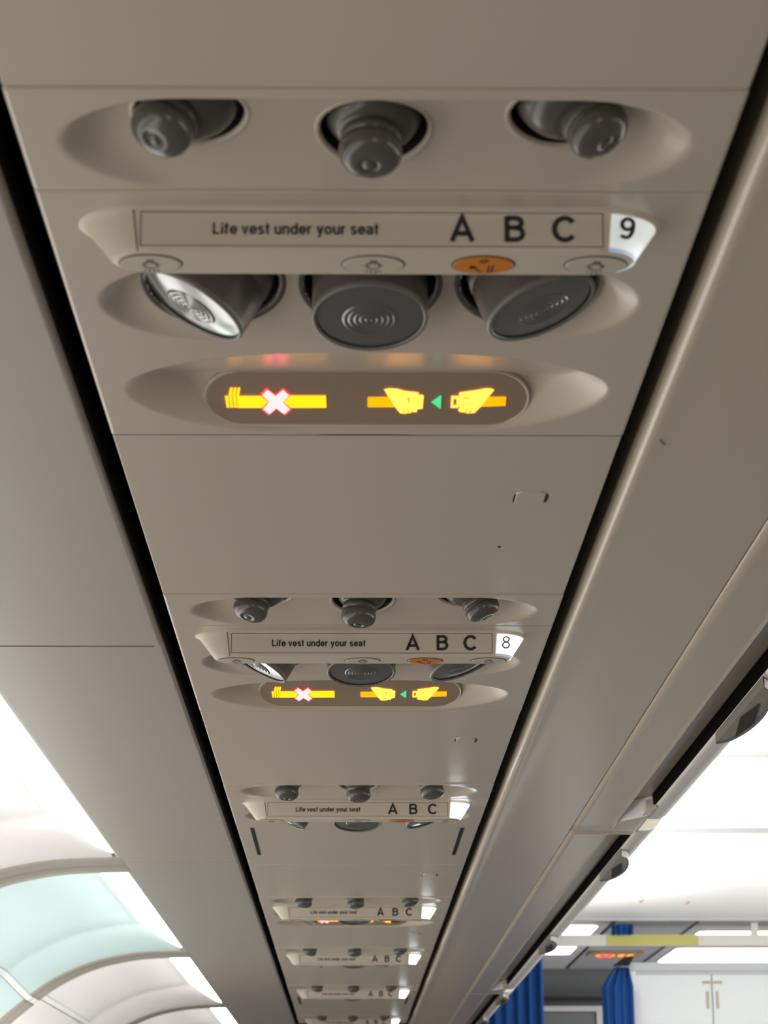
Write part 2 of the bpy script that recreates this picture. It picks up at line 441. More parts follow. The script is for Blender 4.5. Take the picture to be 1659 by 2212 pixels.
xs_ = [(588,395),(655,335),(752,410),(845,335),(915,400),(838,484),(922,570),(850,630),(755,558),(668,630),(592,570),(668,484)]
xo_ = [(755+(x-755)*1.07, 483+(y-483)*1.07) for x, y in xs_]
PIC = [('cigarette_symbol', picto('cigarette_symbol', bars+smk+body, M['y1']), 'lit yellow cigarette symbol'),
       ('cross_edge', picto('cross_edge', [c4(xo_)], M['red'], .0007), 'red edge of the crossing-out mark'),
       ('cross_symbol', picto('cross_symbol', [c4([(755+(x-755)*.97, 483+(y-483)*.97) for x, y in xs_])], M['wht'], .0010), 'glowing white crossing-out mark'),
       ('belt_strap', picto('belt_strap', [c5([(147,316),(345,312),(390,400),(147,400)])], M['y3']), 'amber strap held by the left hand'),
       ('hand_symbol', picto('hand_symbol', [c5([(292,245),(345,235),(410,240),(480,260),(600,272),(597,292),(640,295),(645,305),(640,412),(590,420),(590,442),(565,445),(540,440),(535,455),(510,452),(490,460),(440,455),(385,390)])], M['y2']), 'yellow hand pushing the buckle'),
       ('arrow_symbol', picto('arrow_symbol', [c5([(718,355),(795,298),(804,300),(804,405),(795,412)])], M['grn']), 'green arrowhead'),
       ('buckle_symbol', picto('buckle_symbol', [c5([(893,302),(958,302),(958,325),(893,325)]), c5([(893,325),(914,325),(914,383),(893,383)]), c5([(942,325),(960,325),(960,383),(942,383)]), c5([(893,383),(958,383),(958,405),(893,405)])], M['y2']), 'yellow buckle tongue'),
       ('hand_symbol', picto('hand_symbol', [c5([(962,272),(1140,245),(1190,233),(1240,235),(1270,245),(1215,320),(1165,390),(1110,450),(1050,455),(1010,445),(975,442),(960,425),(985,400),(962,398)])], M['y2']), 'yellow hand pulling the buckle tongue'),
       ('belt_strap', picto('belt_strap', [c5([(1225,310),(1382,308),(1382,385),(1165,393)])], M['y3']), 'amber strap held by the right hand')]

PIC += [('finger_crease', picto('finger_crease', [c5([(498,312),(524,312),(514,366)]), c5([(462,424),(468,422),(492,452),(486,454)]), c5([(498,416),(504,414),(528,444),(522,448)])], M['y3'], .0014), 'amber finger creases'),
        ('finger_crease', picto('finger_crease', [c5([(1000,308),(1054,308),(1054,313),(1000,313)]), c5([(1000,313),(1005,313),(1005,402),(1000,402)]), c5([(1024,444),(1018,440),(1046,412),(1051,416)]), c5([(1060,450),(1054,446),(1082,418),(1087,422)])], M['y3'], .0014), 'amber finger creases')]

# -- service unit with or without the lit sign
def f_unit_a(u, v): return np.maximum(f_light(u, v)-.0004, 0)+np.maximum(f_sign(u, v)-.0004, 0)
lcut = round_cut(LX, LV, LR)
unit_a_me = grid_mesh('service_unit_skin', span(XL, XR, .00125), span(.0006, .3238, .00125), f_unit_a, M['panel'], cut=lcut)
unit_b_me = grid_mesh('service_unit_skin_plain', span(XL, XR, .0017), span(.0006, .1930, .0015), f_unit_b, M['panel'], cut=lcut)
LAX = ((-.495, -.015, -.868), (-.002, -.211, -.978), (.347, -.096, -.931))
def make_unit(label, skin, plate, num, film, sign):
    t = thing('service_unit', label, 'service panel', (0, 0, 0), 'reading light service units along the channel')
    link('panel', skin, t)
    for k, px in enumerate(LX):
        link('light_socket', lsock_me[k], t, (px, LV[k], 0))
        n = link('reading_light', barrel_me, t, (px, LV[k], LZ[k]+(.0045, 0, .0045)[k]), aim(LAX[k]))
        link('lens', lens_me, n, label='ringed clear lens')
    s = link('label_strip', strip_me, t)
    link('lettering', text_me, s, label='dark printed words'); link('placard_border', placard_me, s)
    for me in abc_me: link('seat_letter', me, s, label='dark printed seat letter')
    p = link('row_number_plate', PLATE[plate], t, label='bright white plate wrapped round the right end')
    if num: link('numeral', num, p)
    if film: link('plate_edge_film', film_me, p, label='pale blue lower edge')
    for me, c in BTN: link(me.name.split('.')[0], me, t, label='amber oval button' if c else None)
    if sign:
        w = link('sign_window', signwin_me, t, label='dark brown oval window')
        for nm, me, lb in PIC: link(nm, me, w, label=lb)
    return t

ROWS = [(9, .8584), (8, 1.6330), (7, 2.4320), (6, 3.4250), (5, 4.1850), (4, 5.0000), (3, 5.9350)]
UN = {9: 'grey-beige service unit of row 9, largest, sharp 9 on its white plate',
      8: 'grey-beige service unit of row 8, pale 8 on its white plate',
      7: 'service unit third from the camera, no lit sign, blank white plate',
      6: 'service unit fourth from the camera, lit sign half hidden behind its label strip',
      5: 'service unit fifth from the camera, small and without lit sign',
      4: 'service unit sixth from the camera, next to last before the frame edge',
      3: 'service unit farthest away, cut by the bottom edge of the photo'}
VN = {9: 'air vent panel in front of row 9 unit, largest with three grey nozzles',
      8: 'air vent panel between blank cover and row 8 unit, second largest',
      7: 'third air vent panel from the camera, nozzles over unlit label strip',
      6: 'fourth air vent panel from the camera, above the half hidden lit sign',
      5: 'fifth air vent panel from the camera, tiny dark nozzles',
      4: 'sixth air vent panel from the camera, very small nozzles',
      3: 'farthest air vent panel, at the bottom edge of the photo'}
proto_v = make_vent(VN[9])
proto_a = make_unit(UN[9], unit_a_me, 'plate9', num9, True, True)
proto_a8 = None
proto_b = None
JIT = {8: ((-.30, -.22, -.93), (-.12, -.10, -.98), (.42, .02, -.90)), 7: ((-.10, -.15, -.98), (.02, -.10, -.99), (.10, -.12, -.98)),
       6: ((-.15, -.05, -.98), (.02, -.05, -.99), (.2, -.02, -.97)), 5: ((-.3, 0, -.95), (.02, -.05, -.99), (.3, 0, -.95)),
       4: ((-.2, 0, -.97), (.02, -.05, -.99), (.25, 0, -.96)), 3: ((-.2, 0, -.97), (.02, -.05, -.99), (.25, 0, -.96))}
for n, y in ROWS:
    vt = proto_v if n == 9 else copy_tree(proto_v)
    vt.location = (0, y, ZP); vt['label'] = VN[n]
    if n in JIT:
        ns = sorted([c for c in vt.children if c.name.startswith('air_nozzle')], key=lambda c: c.location.x)
        for c, a in zip(ns, JIT[n]): c.rotation_quaternion = aim(a)
    if n == 9: u = proto_a
    elif n == 8:
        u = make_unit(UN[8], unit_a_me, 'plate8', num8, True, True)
        proto_a8 = u
    elif n == 6:
        u = copy_tree(proto_a8)
        for c in list(u.children):
            if c.name.startswith('row_number_plate'):
                for g in list(c.children): bpy.data.objects.remove(g)
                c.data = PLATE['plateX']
    elif proto_b is None:
        u = proto_b = make_unit(UN[n], unit_b_me, 'plateX', None, False, False)
    else: u = copy_tree(proto_b)
    u.location = (0, y, ZP); u['label'] = UN[n]

# -- blank covers between the rows
def rrect(cx, cy, hx, hy, r, n=8):
    p = []
    for sx, sy, a0 in ((1, 1, 0), (-1, 1, .5), (-1, -1, 1), (1, -1, 1.5)):
        for i in range(n+1):
            a = (a0+.5*i/n)*math.pi; p.append((cx+sx*(hx-r)+r*math.cos(a), cy+sy*(hy-r)+r*math.sin(a)))
    return p
def cover(y0, y1, label, tab=None, slots=None, speck=False, seal=False):
    t = thing('blank_cover_panel', label, 'cover panel', (0, y0, ZP+.0010), 'blank covers between the service units')
    L = y1-y0
    def z(u, v): return np.zeros(u.shape)
    link('panel', grid_mesh('cover_skin', span(XL, XR, .02), span(.0006, L-.0006, .02), z, M['panel'], smooth=False), t)
    if seal:
        b = MB(); b.box((XL, -.0030, .0002), (XR, .0004, .006)); b.obj('seal', [M['black']], t, label='dark rubber seal along the edge')
    if tab:
        b = MB(); cx, cy = .1154, tab-y0; hx, hy = .0098, .0140
        o = rrect(cx, cy, hx, hy, .0055); i = rrect(cx, cy, hx-.0007, hy-.0007, .005)
        b.ring([(x, v, .0002) for x, v in o], [(x, v, -.0009) for x, v in i], 0)
        b.add([(x, v, -.0009) for x, v in i], [tuple(range(len(i)))], 0)
        for sx, w in ((-1, .0011), (1, .0019)):           # finger notches at both sides
            p = [(cx+sx*(hx-.0003), cy+q) for q in (-.0092, 0, .0092)]; q2 = [(cx+sx*(hx+w*k), cy+q) for q, k in ((.0080, .7), (0, 1), (-.0080, .7))]
            b.add([(x, v, -.0003) for x, v in p+q2], [tuple(range(6))], 1)
        b.obj('release_tab', [M['panel'], M['ink']], t)
    if slots:
        for sx in (XL+.0185, XR-.0195):
            b = MB(); s0, s1 = slots[0]-y0, slots[1]-y0
            b.box((sx-.0024, s0, -.0004), (sx+.0024, s1, .0004))
            b.obj('hinge_slot', [M['black']], t, label='narrow black slot')
    if speck:
        b = MB(); p = [(.1031+.0011*math.cos(a), .2305+.0016*math.sin(a)) for a in np.linspace(0, 6.28, 9)[:-1]]
        b.prism([(x, v, -.0005) for x, v in p], (0, 0, .0004)); b.obj('dirt_speck', [M['ink']], t)
    return t
cover(.10, .7670, 'blank beige cover panel nearest the camera, cut by the top edge')
cover(1.1852, 1.5415, 'blank cover panel between rows 9 and 8 with dark speck and large tab', 1.3050, speck=True, seal=True)
cover(1.9600, 2.3405, 'blank cover panel between row 8 unit and third vent panel', 2.0980, seal=True)
cover(2.6260, 2.9800, 'cover panel with two black slots behind the third label strip', slots=(2.655, 2.885))
cover(2.9812, 3.3335, 'blank cover panel in front of the fourth vent panel, small tab', 3.0880)
cover(3.7500, 4.0935, 'blank cover panel between the fourth and fifth label strips', 3.86)
cover(4.3790, 4.9085, 'blank cover panel between the fifth and sixth label strips', 4.47)
cover(5.1940, 5.8435, 'far cover panel with two short black slots behind the sixth label strip', slots=(5.245, 5.46))

# -- the dark channel the units hang in (setting)
b = MB(); Y0, Y1 = .1, 7.8
b.box((XL-.030, Y0, .060), (XR+.030, Y1, .064))
b.box((XL-.034, Y0, .004), (XL-.030, Y1, .064)); b.box((XR+.030, Y0, .012), (XR+.034, Y1, .064))
b.box((XL+.002, Y0, .012), (XL+.006, Y1, .060)); b.box((XR-.006, Y0, .012), (XR-.002, Y1, .060))
b.box((-.1526, Y0, .0062), (-.1520, Y1, .060))
struct(b.obj('trim_1', [M['black']], loc=(0, 0, ZP)))

# ------------------------------------------------------------------ left underside lining
def extrude_profile(name, prof, y0, y1, m, ny=2, parent=None, smooth=True, cap=True, mi=None):
    ys = np.linspace(y0, y1, ny); v = [(x, y, z) for y in ys for x, z in prof]; n = len(prof); f = []
    for j in range(ny-1):
        for k in range(n-1): f.append((j*n+k, j*n+k+1, (j+1)*n+k+1, (j+1)*n+k))
    if cap: f += [tuple(range(n))[::-1], tuple(range((ny-1)*n, ny*n))]
    return mesh(name, v, f, m, smooth)
def smooth_by_angle(o, ang=40):
    me = o.data
    me.polygons.foreach_set('use_smooth', [True]*len(me.polygons))
    try:
        me.set_sharp_from_angle(angle=math.radians(ang))
    except Exception: pass
    return o
lp = [(-.318, .052), (-.318, .006), (-.3172, .0022), (-.315, .0004), (-.312, 0), (-.250, 0), (-.1562, 0)]
lp += [(-.1560+.0032*math.sin(a), .0040-.0040*math.cos(a)) for a in np.linspace(.05, math.pi/2, 9)] + [(-.1528, .052)]
for (a, c, dz, lb) in ((.10, 1.700, 0, 'beige underside panel on the left nearest the camera, long and plain'),
                       (1.708, 2.9645, .0028, 'second beige underside panel on the left, beside the row 8 unit'),
                       (2.9660, 4.2315, .0028, 'third underside panel on the left, beside the pale cyan sidewall panel'),
                       (4.2325, 5.5615, .0028, 'fourth underside panel on the left, narrow in the distance'),
                       (5.5625, 6.900, .0028, 'farthest underside panel on the left, at the bottom edge')):
    o = link('underside_panel', extrude_profile('underside_panel', lp, a, c, M['liner']), loc=(0, 0, ZP+dz))
    smooth_by_angle(o)
    if c < 6:                                  # dark seal in the joint to the next panel
        w = .008 if dz == 0 else .0014
        q = MB(); q.box((-.312, c+.0001, .0006 if dz == 0 else .0003), (-.1600, c+w-.0002, .010)); q.obj('joint_seal', [M['seal']], o, label='thin dark joint seal')
    tag(o, lb, 'lining panel', 'beige underside panels left of the service channel')

# ------------------------------------------------------------------ left sidewall
RP = np.array([(-.311, .4182), (-.36, .4172), (-.405, .4145), (-.45, .4075), (-.494, .3965), (-.5376, .379), (-.581, .355), (-.6152, .329), (-.666, .285), (-.71, .225), (-.74, .14), (-.755, .02), (-.758, -.3)])
def dense(P, n=60):
    d = np.r_[0, np.cumsum(np.hypot(*np.diff(P, axis=0).T))]; s = np.linspace(0, d[-1], n)
    # Catmull-like smoothing by cubic Hermite
    t = np.gradient(P, d, axis=0); out = []
    for q in s:
        i = min(len(d)-2, max(0, np.searchsorted(d, q)-1)); h = d[i+1]-d[i]; u = (q-d[i])/h
        out.append((2*u**3-3*u**2+1)*P[i]+(u**3-2*u**2+u)*h*t[i]+(-2*u**3+3*u**2)*P[i+1]+(u**3-u**2)*h*t[i+1])
    return np.array(out), s
PD, PS = dense(RP, 90)
TG = np.gradient(PD, PS, axis=0); TG /= np.hypot(TG[:, 0], TG[:, 1])[:, None]
NM = np.stack([TG[:, 1], -TG[:, 0]], 1)          # outward (up and left)
if NM[0, 1] < 0: NM = -NM
DEP = .042
def bay_depth(y, y0, y1):
    return DEP*np.clip(min((y-y0)/.006, 1.), 0, 1)*np.clip((y1-y)/.125, 0, 1)
def rounddepth(y, y0, y1):
    d = np.linspace(-.02, .02, 5); return float(np.mean([bay_depth(max(y0, min(y1, y+q*.5)), y0, y1) for q in d]))
def surf(i, y, off): return (PD[i, 0]+NM[i, 0]*off, y, CAM_Z+PD[i, 1]+NM[i, 1]*off)
I_D = int(np.argmin(np.abs(PD[:, 0]/np.maximum(PD[:, 1], 1e-3)+1.80)*(PD[:, 1] > 0)+(PD[:, 1] <= 0)*9))
I_0 = int(np.argmax(PD[:, 0] < -.3195))
def skin(name, i0, i1, ys, dep, m, inner=0.):
    b = MB(); n = i1-i0+1
    v = [surf(i, y, dep(y)-inner) for y in ys for i in range(i0, i1+1)]
    f = [(j*n+k, j*n+k+1, (j+1)*n+k+1, (j+1)*n+k) for j in range(len(ys)-1) for k in range(n-1)]
    b.add(v, f); return mesh(name, b.v, b.f, [m], True, b.m)
BAYS = [(1.82, 2.925, 'wall_white', 'white sidewall panel nearest the camera, glaring at the left edge'),
        (3.07, 4.165, 'wall_cyan', 'pale cyan sidewall panel at lower left, second from the camera'),
        (4.30, 5.49, 'wall_white', 'pinkish white sidewall panel just beyond the pale cyan one'),
        (5.60, 6.80, 'wall_white', 'farthest white sidewall panel, cut by the bottom edge')]
LN = ['sidewall light strip nearest the camera, glaring white beside the first panel', 'sidewall light strip above the pale cyan panel',
      'sidewall light strip beyond the pale cyan panel', 'farthest sidewall light strip at the bottom edge']
for k, (y0, y1, m, lb) in enumerate(BAYS):
    ys = [y0, y0+.003, y0+.006, y0+.02] + list(np.linspace(y0+.1, y1-.16, 12)) + list(np.linspace(y1-.15, y1, 22))
    dep = lambda y: rounddepth(y, y0, y1)
    t = thing('sidewall_lining', lb, 'wall panel', (0, 0, 0), 'sidewall panels under the light strips')
    link('upper_panel', skin('upper_panel', I_0, I_D, ys, dep, M[m]), t)
    link('lower_panel', skin('lower_panel', I_D+1, len(PD)-1, ys, dep, M[m]), t)
    link('bright_bead', skin('bright_bead', I_D, I_D+1, ys, dep, M['bead'], .0015), t, label='thin white bead between upper and lower panel')
    # lamp along the inner edge, tapering to a rounded tip where the recess ends
    b = MB(); yy = list(np.linspace(y0+.012, y1-.14, 8)) + list(np.linspace(y1-.13, y1-.021, 12)); W = 8; v = []
    for y in yy:
        w = .066*max(0., min(1., (y1-.020-y)/.110))**.8*min(1., .6+.4*(y-y0)/.03)
        for q in range(W+1):
            x = -.319-w*q/W; z = np.interp(-x, -PD[:, 0][::1], PD[:, 1]); v.append((x, y, CAM_Z+z+dep(y)-.003))
    b.add(v, [(j*(W+1)+q, j*(W+1)+q+1, (j+1)*(W+1)+q+1, (j+1)*(W+1)+q) for j in range(len(yy)-1) for q in range(W)])
    tag(b.obj('sidewall_light', [M['lamp']], smooth=True), LN[k], 'light', 'sidewall light strips')
for y0, y1, lb in ((1.70, 1.82, 'grey joint rib between sidewall panels, nearest and at the left edge'), (2.925, 3.07, 'grey joint rib between the first white and the pale cyan sidewall panel'), (4.165, 4.30, 'grey joint rib beyond the pale cyan sidewall panel'), (5.49, 5.60, 'farthest grey joint rib between sidewall panels')):
    t = thing('sidewall_rib', lb, 'wall rib', (0, 0, 0), 'joint ribs between the sidewall panels')
    ym = (y0+y1)/2; ys = [y0, y0+.001, ym-.004, ym-.002, ym+.002, ym+.004, y1-.001, y1]
    dep = lambda y: .006 if (abs(y-y0) < 1e-6 or abs(y-y1) < 1e-6) else (.004 if abs(y-ym) < .0025 else 0.)
    link('cover', skin('cover', 0, len(PD)-1, ys, dep, M['liner']), t)
    link('bright_bead', skin('bright_bead', I_D, I_D+1, ys, dep, M['bead'], .0015), t, label='thin white bead')

# ------------------------------------------------------------------ right overhead bins
ep = [(.1722, .052), (.1722, .010)] + [(.1792-.007*math.cos(a), .0066-.0080*math.sin(a)) for a in np.linspace(.05, math.pi/2, 12)]
ep += [(.1818, -.0012), (.1850, -.0006), (.1900, 0), (.2020, 0), (.240, 0), (.2752, 0), (.2766, .0012), (.2766, .02)]
for a, c, lb in ((.10, 2.895, 'long beige edge panel right of the service channel, nearest the camera'),
                 (2.898, 5.50, 'second beige edge panel right of the channel, beyond the cross seam'),
                 (5.503, 7.9, 'farthest beige edge panel right of the channel')):
    o = link('edge_panel', extrude_profile('edge_panel', ep, a, c, M['bin']), loc=(0, 0, ZP)); smooth_by_angle(o, 24)
    tag(o, lb, 'lining panel', 'rounded edge panels between channel and bins')
    if a < 1:
        b = MB(); b.prism([(.1822, 1.184, -.0015), (.1868, 1.1960, -.0006), (.1866, 1.1972, -.0006), (.1820, 1.1852, -.0015)], (0, 0, .0003)); b.obj('scratch', [M['ink_soft']], o, loc=(0, 0, -.0003))
def f_base(y1, y0):
    def f(u, v):
        ye = y1-.07-(u-.3275)*1.6; ys_ = y0+.02
        d = np.clip((u-.3268)/.0045, 0, 1); d = d*d*(3-2*d)
        e = np.clip((ye-v)/.055, 0, 1); s = np.clip((v-ys_)/.03, 0, 1)
        return .0170*d*np.minimum(e, s) - .0012*np.exp(-((u-.3258)/.0012)**2)*np.minimum(np.clip((ye+.05-v)/.05, 0, 1), 1)
    return f
def dprof():
    p = [(.3625, .050), (.3620, .006), (.3632, .0036), (.3655, .0026), (.3765, .0026), (.3815, .0040), (.3870, .0075), (.3925, .0140), (.3985, .0240), (.4060, .0420), (.4150, .075), (.4240, .125), (.4300, .19), (.4320, .28)]
    return p
def make_bin(y0, y1, doors, latches, label):
    t = thing('overhead_bin', label, 'overhead bin', (0, 0, ZP), 'overhead luggage bins along the aisle')
    xs = list(np.linspace(.2772, .322, 6)) + list(np.linspace(.3235, .3345, 12)) + list(np.linspace(.337, .3585, 10))
    ys = [y0+.001] + list(np.linspace(y0+.02, y0+.06, 9)) + list(np.linspace(y0+.1, y1-.26, 14)) + list(np.linspace(y1-.25, y1-.05, 28)) + [y1-.002]
    link('base', grid_mesh('base', xs, ys, f_base(y1, y0), M['bin'], skirt=.045, edge=.0002), t)
    b = MB(); b.box((.3590, y0+.02, .0055), (.3620, y1-.17, .030)); b.box((.3500, y0+.02, .030), (.3990, y1-.16, .034)); b.obj('gap_shade', [M['void']], t, label='black box for the shade in the finger gap')  # black boxes put the shade of the open gap into colour
    # white patch putting the lit look of the recess end into colour
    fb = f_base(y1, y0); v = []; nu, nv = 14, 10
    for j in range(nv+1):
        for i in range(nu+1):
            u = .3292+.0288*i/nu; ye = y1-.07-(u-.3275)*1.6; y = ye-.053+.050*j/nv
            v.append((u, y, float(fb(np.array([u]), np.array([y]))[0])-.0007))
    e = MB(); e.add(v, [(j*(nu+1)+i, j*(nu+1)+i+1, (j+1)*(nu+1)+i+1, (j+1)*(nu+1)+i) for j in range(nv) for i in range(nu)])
    e.obj('end_light_patch', [M['bead']], t, smooth=True, label='white patch for the light on the sloping end of the finger recess')
    # flush end block that closes the finger gap
    b = MB(); b.prism([(.3526, y1-.155, .0008), (.3526, y1-.002, .0008), (.3622, y1-.002, .0012), (.3622, y1-.175, .0012)], (0, 0, .03)); b.obj('end_block', [M['bin']], t)
    for a, c in doors:
        o = link('bin_door', extrude_profile('bin_door', dprof(), a+.003, c-.003, M['door']), t); smooth_by_angle(o, 50)
    for ly in latches:
        b = MB(); n = 18
        out = [(.3630, ly-.125, .001), (.3630, ly+.125, .001)]
        arc = [(.3630+.0190*max(0, math.sin(math.pi*i/n))**.5, ly+.125-.25*i/n) for i in range(1, n)]
        pl = [(.3625, ly-.128), (.3625, ly+.128)] + arc
        b.prism([(x, y, -.0045-(x-.3625)*.12) for x, y in pl], (0, 0, .0105), 0)
        rim = [(.3630+.0210*max(0, math.sin(math.pi*i/n))**.5, ly+.129-.258*i/n) for i in range(0, n+1)]
        inn = [(.3630+.0178*max(0, math.sin(math.pi*i/n))**.5, ly+.124-.248*i/n) for i in range(0, n+1)]
        zz = lambda x: -.0052-(x-.3625)*.12
        b.add([(x, y, zz(x)) for x, y in inn]+[(x, y, zz(x)-.0005) for x, y in rim]+[(x, y, .014) for x, y in rim],
              [(i, i+1, n+2+i, n+1+i) for i in range(n)]+[(n+1+i, n+2+i, 2*n+3+i, 2*n+2+i) for i in range(n)], 1)
        la = b.obj('latch', [M['latch'], M['latch_rim']], t, label='grey half-round latch')
        b = MB(); q = [(.3650, ly+.004), (.3662, ly-.012), (.3700, ly-.058), (.3712, ly-.060), (.3795, ly+.012), (.3798, ly+.026), (.3752, ly+.082), (.3742, ly+.084)]
        b.prism([(x, y, -.0055-(x-.3625)*.12) for x, y in q], (0, 0, .0008)); b.obj('latch_recess', [M['latch_dark']], la, label='dark grip recess')
    return t
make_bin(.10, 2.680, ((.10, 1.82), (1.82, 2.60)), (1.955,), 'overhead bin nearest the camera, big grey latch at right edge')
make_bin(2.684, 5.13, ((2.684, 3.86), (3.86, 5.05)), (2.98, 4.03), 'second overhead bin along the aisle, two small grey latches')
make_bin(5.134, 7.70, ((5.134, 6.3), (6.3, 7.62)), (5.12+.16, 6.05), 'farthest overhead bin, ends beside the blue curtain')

# ------------------------------------------------------------------ aisle ceiling, entrance area (setting)
ZC = CAM_Z+.9
b = MB(); b.box((.40, .1, ZC+.012), (2.3, 10.0, ZC+.05)); struct(b.obj('ceiling', [M['ceil']]))
def cpanel(y0, y1, label, rise=.0, m='ceil'):
    b = MB(); xs = np.linspace(.42, 2.28, 14); v = []
    for y in (y0, y0+.004, y1-.004, y1):
        for x in xs: v.append((x, y, ZC + (.006 if y in (y0, y1) else 0) + .004*(x-1.3)**2))
    n = len(xs); b.add(v, [(j*n+k, j*n+k+1, (j+1)*n+k+1, (j+1)*n+k) for j in range(3) for k in range(n-1)])
    return tag(b.obj('ceiling_panel', [M[m]], smooth=False), label, 'ceiling panel', 'white ceiling panels over the aisle')
cpanel(.2, 4.66, 'white aisle ceiling panel nearest the camera, beside the big latch')
cpanel(4.745, 5.735, 'white aisle ceiling panel second from the camera')
cpanel(5.835, 6.875, 'white aisle ceiling panel third from the camera, between two grey seams')
p = cpanel(6.90, 7.850, 'white aisle ceiling panel with two red arrowheads, last before the entrance')
for ax, ay, s in ((.997, 7.332, -1), (1.158, 7.371, 1)):
    b = MB(); b.prism([(ax+s*.008, ay, ZC-.0005), (ax-s*.004, ay-.045, ZC-.0005), (ax-s*.001, ay, ZC-.0005), (ax-s*.004, ay+.045, ZC-.0005)], (0, 0, .002)); b.obj('red_arrowhead', [M['red_mark']], p)
for y0, y1, lb in ((4.66, 4.745, 'pale grey seam strip across the aisle ceiling, nearest the camera'), (5.735, 5.835, 'pale grey seam strip across the middle of the aisle ceiling')):
    b = MB(); b.box((.42, y0+.002, ZC-.001), (2.28, y1-.002, ZC+.01)); b.box((.42, y0+.035, ZC-.006), (2.28, y0+.05, ZC+.002)); 
    tag(b.obj('ceiling_seam_strip', [M['ceil_seam']]), lb, 'ceiling strip', 'seam strips across the aisle ceiling')
for x0, x1, m, lb in ((.42, .966, 'ceil_grey', 'grey entrance ceiling panel above the left lamps'), (.982, 1.276, 'ceil_gloss', 'glossy grey entrance ceiling panel in the middle'), (1.292, 2.28, 'ceil_grey', 'grey entrance ceiling panel at the right edge')):
    b = MB(); b.box((x0, 7.86, ZC), (x1, 9.78, ZC+.01)); tag(b.obj('entrance_ceiling_panel', [M[m]]), lb, 'ceiling panel', 'grey ceiling panels over the entrance')
for x in (.974, 1.284):
    b = MB(); b.box((x-.008, 7.86, ZC+.004), (x+.008, 9.78, ZC+.012)); struct(b.obj('trim_2' if x < 1 else 'trim_3', [M['black']]))
b = MB(); b.box((.42, 7.845, ZC-.006), (2.28, 7.865, ZC+.012)); struct(b.obj('trim_4', [M['ceil_grey']]))
for x0, x1, y0, y1, lb in ((.775, .930, 8.00, 8.50, 'bright entrance ceiling lamp at left, above the curtain rail'), (.805, .925, 8.645, 9.065, 'small bright entrance ceiling lamp at left, below the curtain rail'),
                           (1.325, 2.0, 8.20, 8.68, 'long bright entrance ceiling lamp at right, above the curtain rail'), (1.33, 2.0, 8.83, 9.42, 'long bright entrance ceiling lamp at right, below the curtain rail')):
    t = thing('ceiling_lamp', lb, 'light', ((x0+x1)/2, (y0+y1)/2, ZC), 'bright ceiling lamps over the entrance')
    hx, hy = (x1-x0)/2, (y1-y0)/2
    b = MB(); o = rrect(0, 0, hx, hy, .035); b.prism([(x, y, -.006) for x, y in o], (0, 0, .006)); b.obj('frame', [M['rail']], t)
    b = MB(); o = rrect(0, 0, hx-.006, hy-.006, .03); b.prism([(x, y, -.008) for x, y in o], (0, 0, .004)); b.obj('diffuser', [M['ceil_lamp']], t)

# lit sign on the entrance ceiling
t = thing('entrance_sign', 'small lit red and amber sign on the entrance ceiling', 'sign', (1.11, 9.06, ZC))
b = MB(); o = rrect(0, 0, .115, .10, .05); b.prism([(x, y, -.012) for x, y in o], (0, 0, .012)); b.obj('sign_window', [M['window']], t)
def flat(name, rects, m, z, lb):
    b = MB()
    for p in rects: b.prism([(x, y, z) for x, y in p], (0, 0, .003))
    b.obj(name, [m], t, label=lb)
flat('cigarette_symbol', [[(-.078, -.03), (-.002, -.03), (-.002, .03), (-.078, .03)]], M['y3'], -.0135, 'amber cigarette symbol')
flat('cross_symbol', [[(-.058, -.055), (-.040, 0), (-.022, -.055), (-.012, -.04), (-.030, .005), (-.012, .045), (-.022, .055), (-.040, .01), (-.058, .055), (-.066, .045), (-.050, .005), (-.066, -.04)]], M['red'], -.016, 'red crossing-out mark')
flat('belt_symbol', [[(.012, -.02), (.022, -.045), (.038, -.04), (.038, .045), (.022, .04), (.012, .02)], [(.050, -.035), (.064, -.045), (.078, -.02), (.078, .02), (.060, .045), (.050, .03)]], M['y3'], -.0135, 'amber belt symbol')

# curtain rail
t = thing('curtain_rail', 'white curtain rail across the entrance with a yellow strip', 'rail', (1.4, 8.0, CAM_Z+.838))
b = MB(); b.box((-.68, -.015, -.020), (.85, .015, .020)); b.obj('bar', [M['rail']], t)
b = MB(); b.box((-.449, -.018, -.018), (-.112, -.015, .018)); b.obj('yellow_strip', [M['rail_y']], t, label='yellow strip')
for x in (-.63, .1, .7):
    b = MB(); b.box((x-.012, -.012, .02), (x+.012, .012, .062)); b.obj('bracket', [M['rail']], t)

# curtains
def curtain(name, x0, x1, y, z0, z1, waves, amp, label, top=None):
    nx, nz = waves*14, 24; fr, bk = [], []
    for j in range(nz+1):
        z = z0+(z1-z0)*j/nz; tt = j/nz
        for i in range(nx+1):
            u = i/nx; x = x0+(x1-x0)*u
            if top is not None:
                k = max(0., (tt-.968)/.032)**.6; x = x+(top-x)*.55*k
            a = amp*(1-.25*tt)*(1+.3*math.sin(7*u+1)); d = a*math.sin(2*math.pi*waves*u+.5*math.sin(3*u+tt))+.004*math.sin(9*tt+5*u)
            fr.append((x, y+d, z)); bk.append((x, y+d+.003, z))
    n = nx+1; N = len(fr); f = []
    for j in range(nz):
        for i in range(nx):
            a = j*n+i; f.append((a, a+1, a+n+1, a+n)); f.append((N+a, N+a+n, N+a+n+1, N+a+1))
    for i in range(nx): a = nz*n+i; f.append((a, a+1, N+a+1, N+a))
    for j in range(nz):
        a = j*n; f.append((a, a+n, N+a+n, N+a)); a = j*n+nx; f.append((a, N+a, N+a+n, a+n))
    return tag(link(name, mesh(name, fr+bk, f, M['curtain'])), label, 'curtain', 'blue entrance curtains')
curtain('curtain', .43, .718, 8.06, .30, CAM_Z+.81, 7, .016, 'blue curtain at left, hanging behind the bin ends')
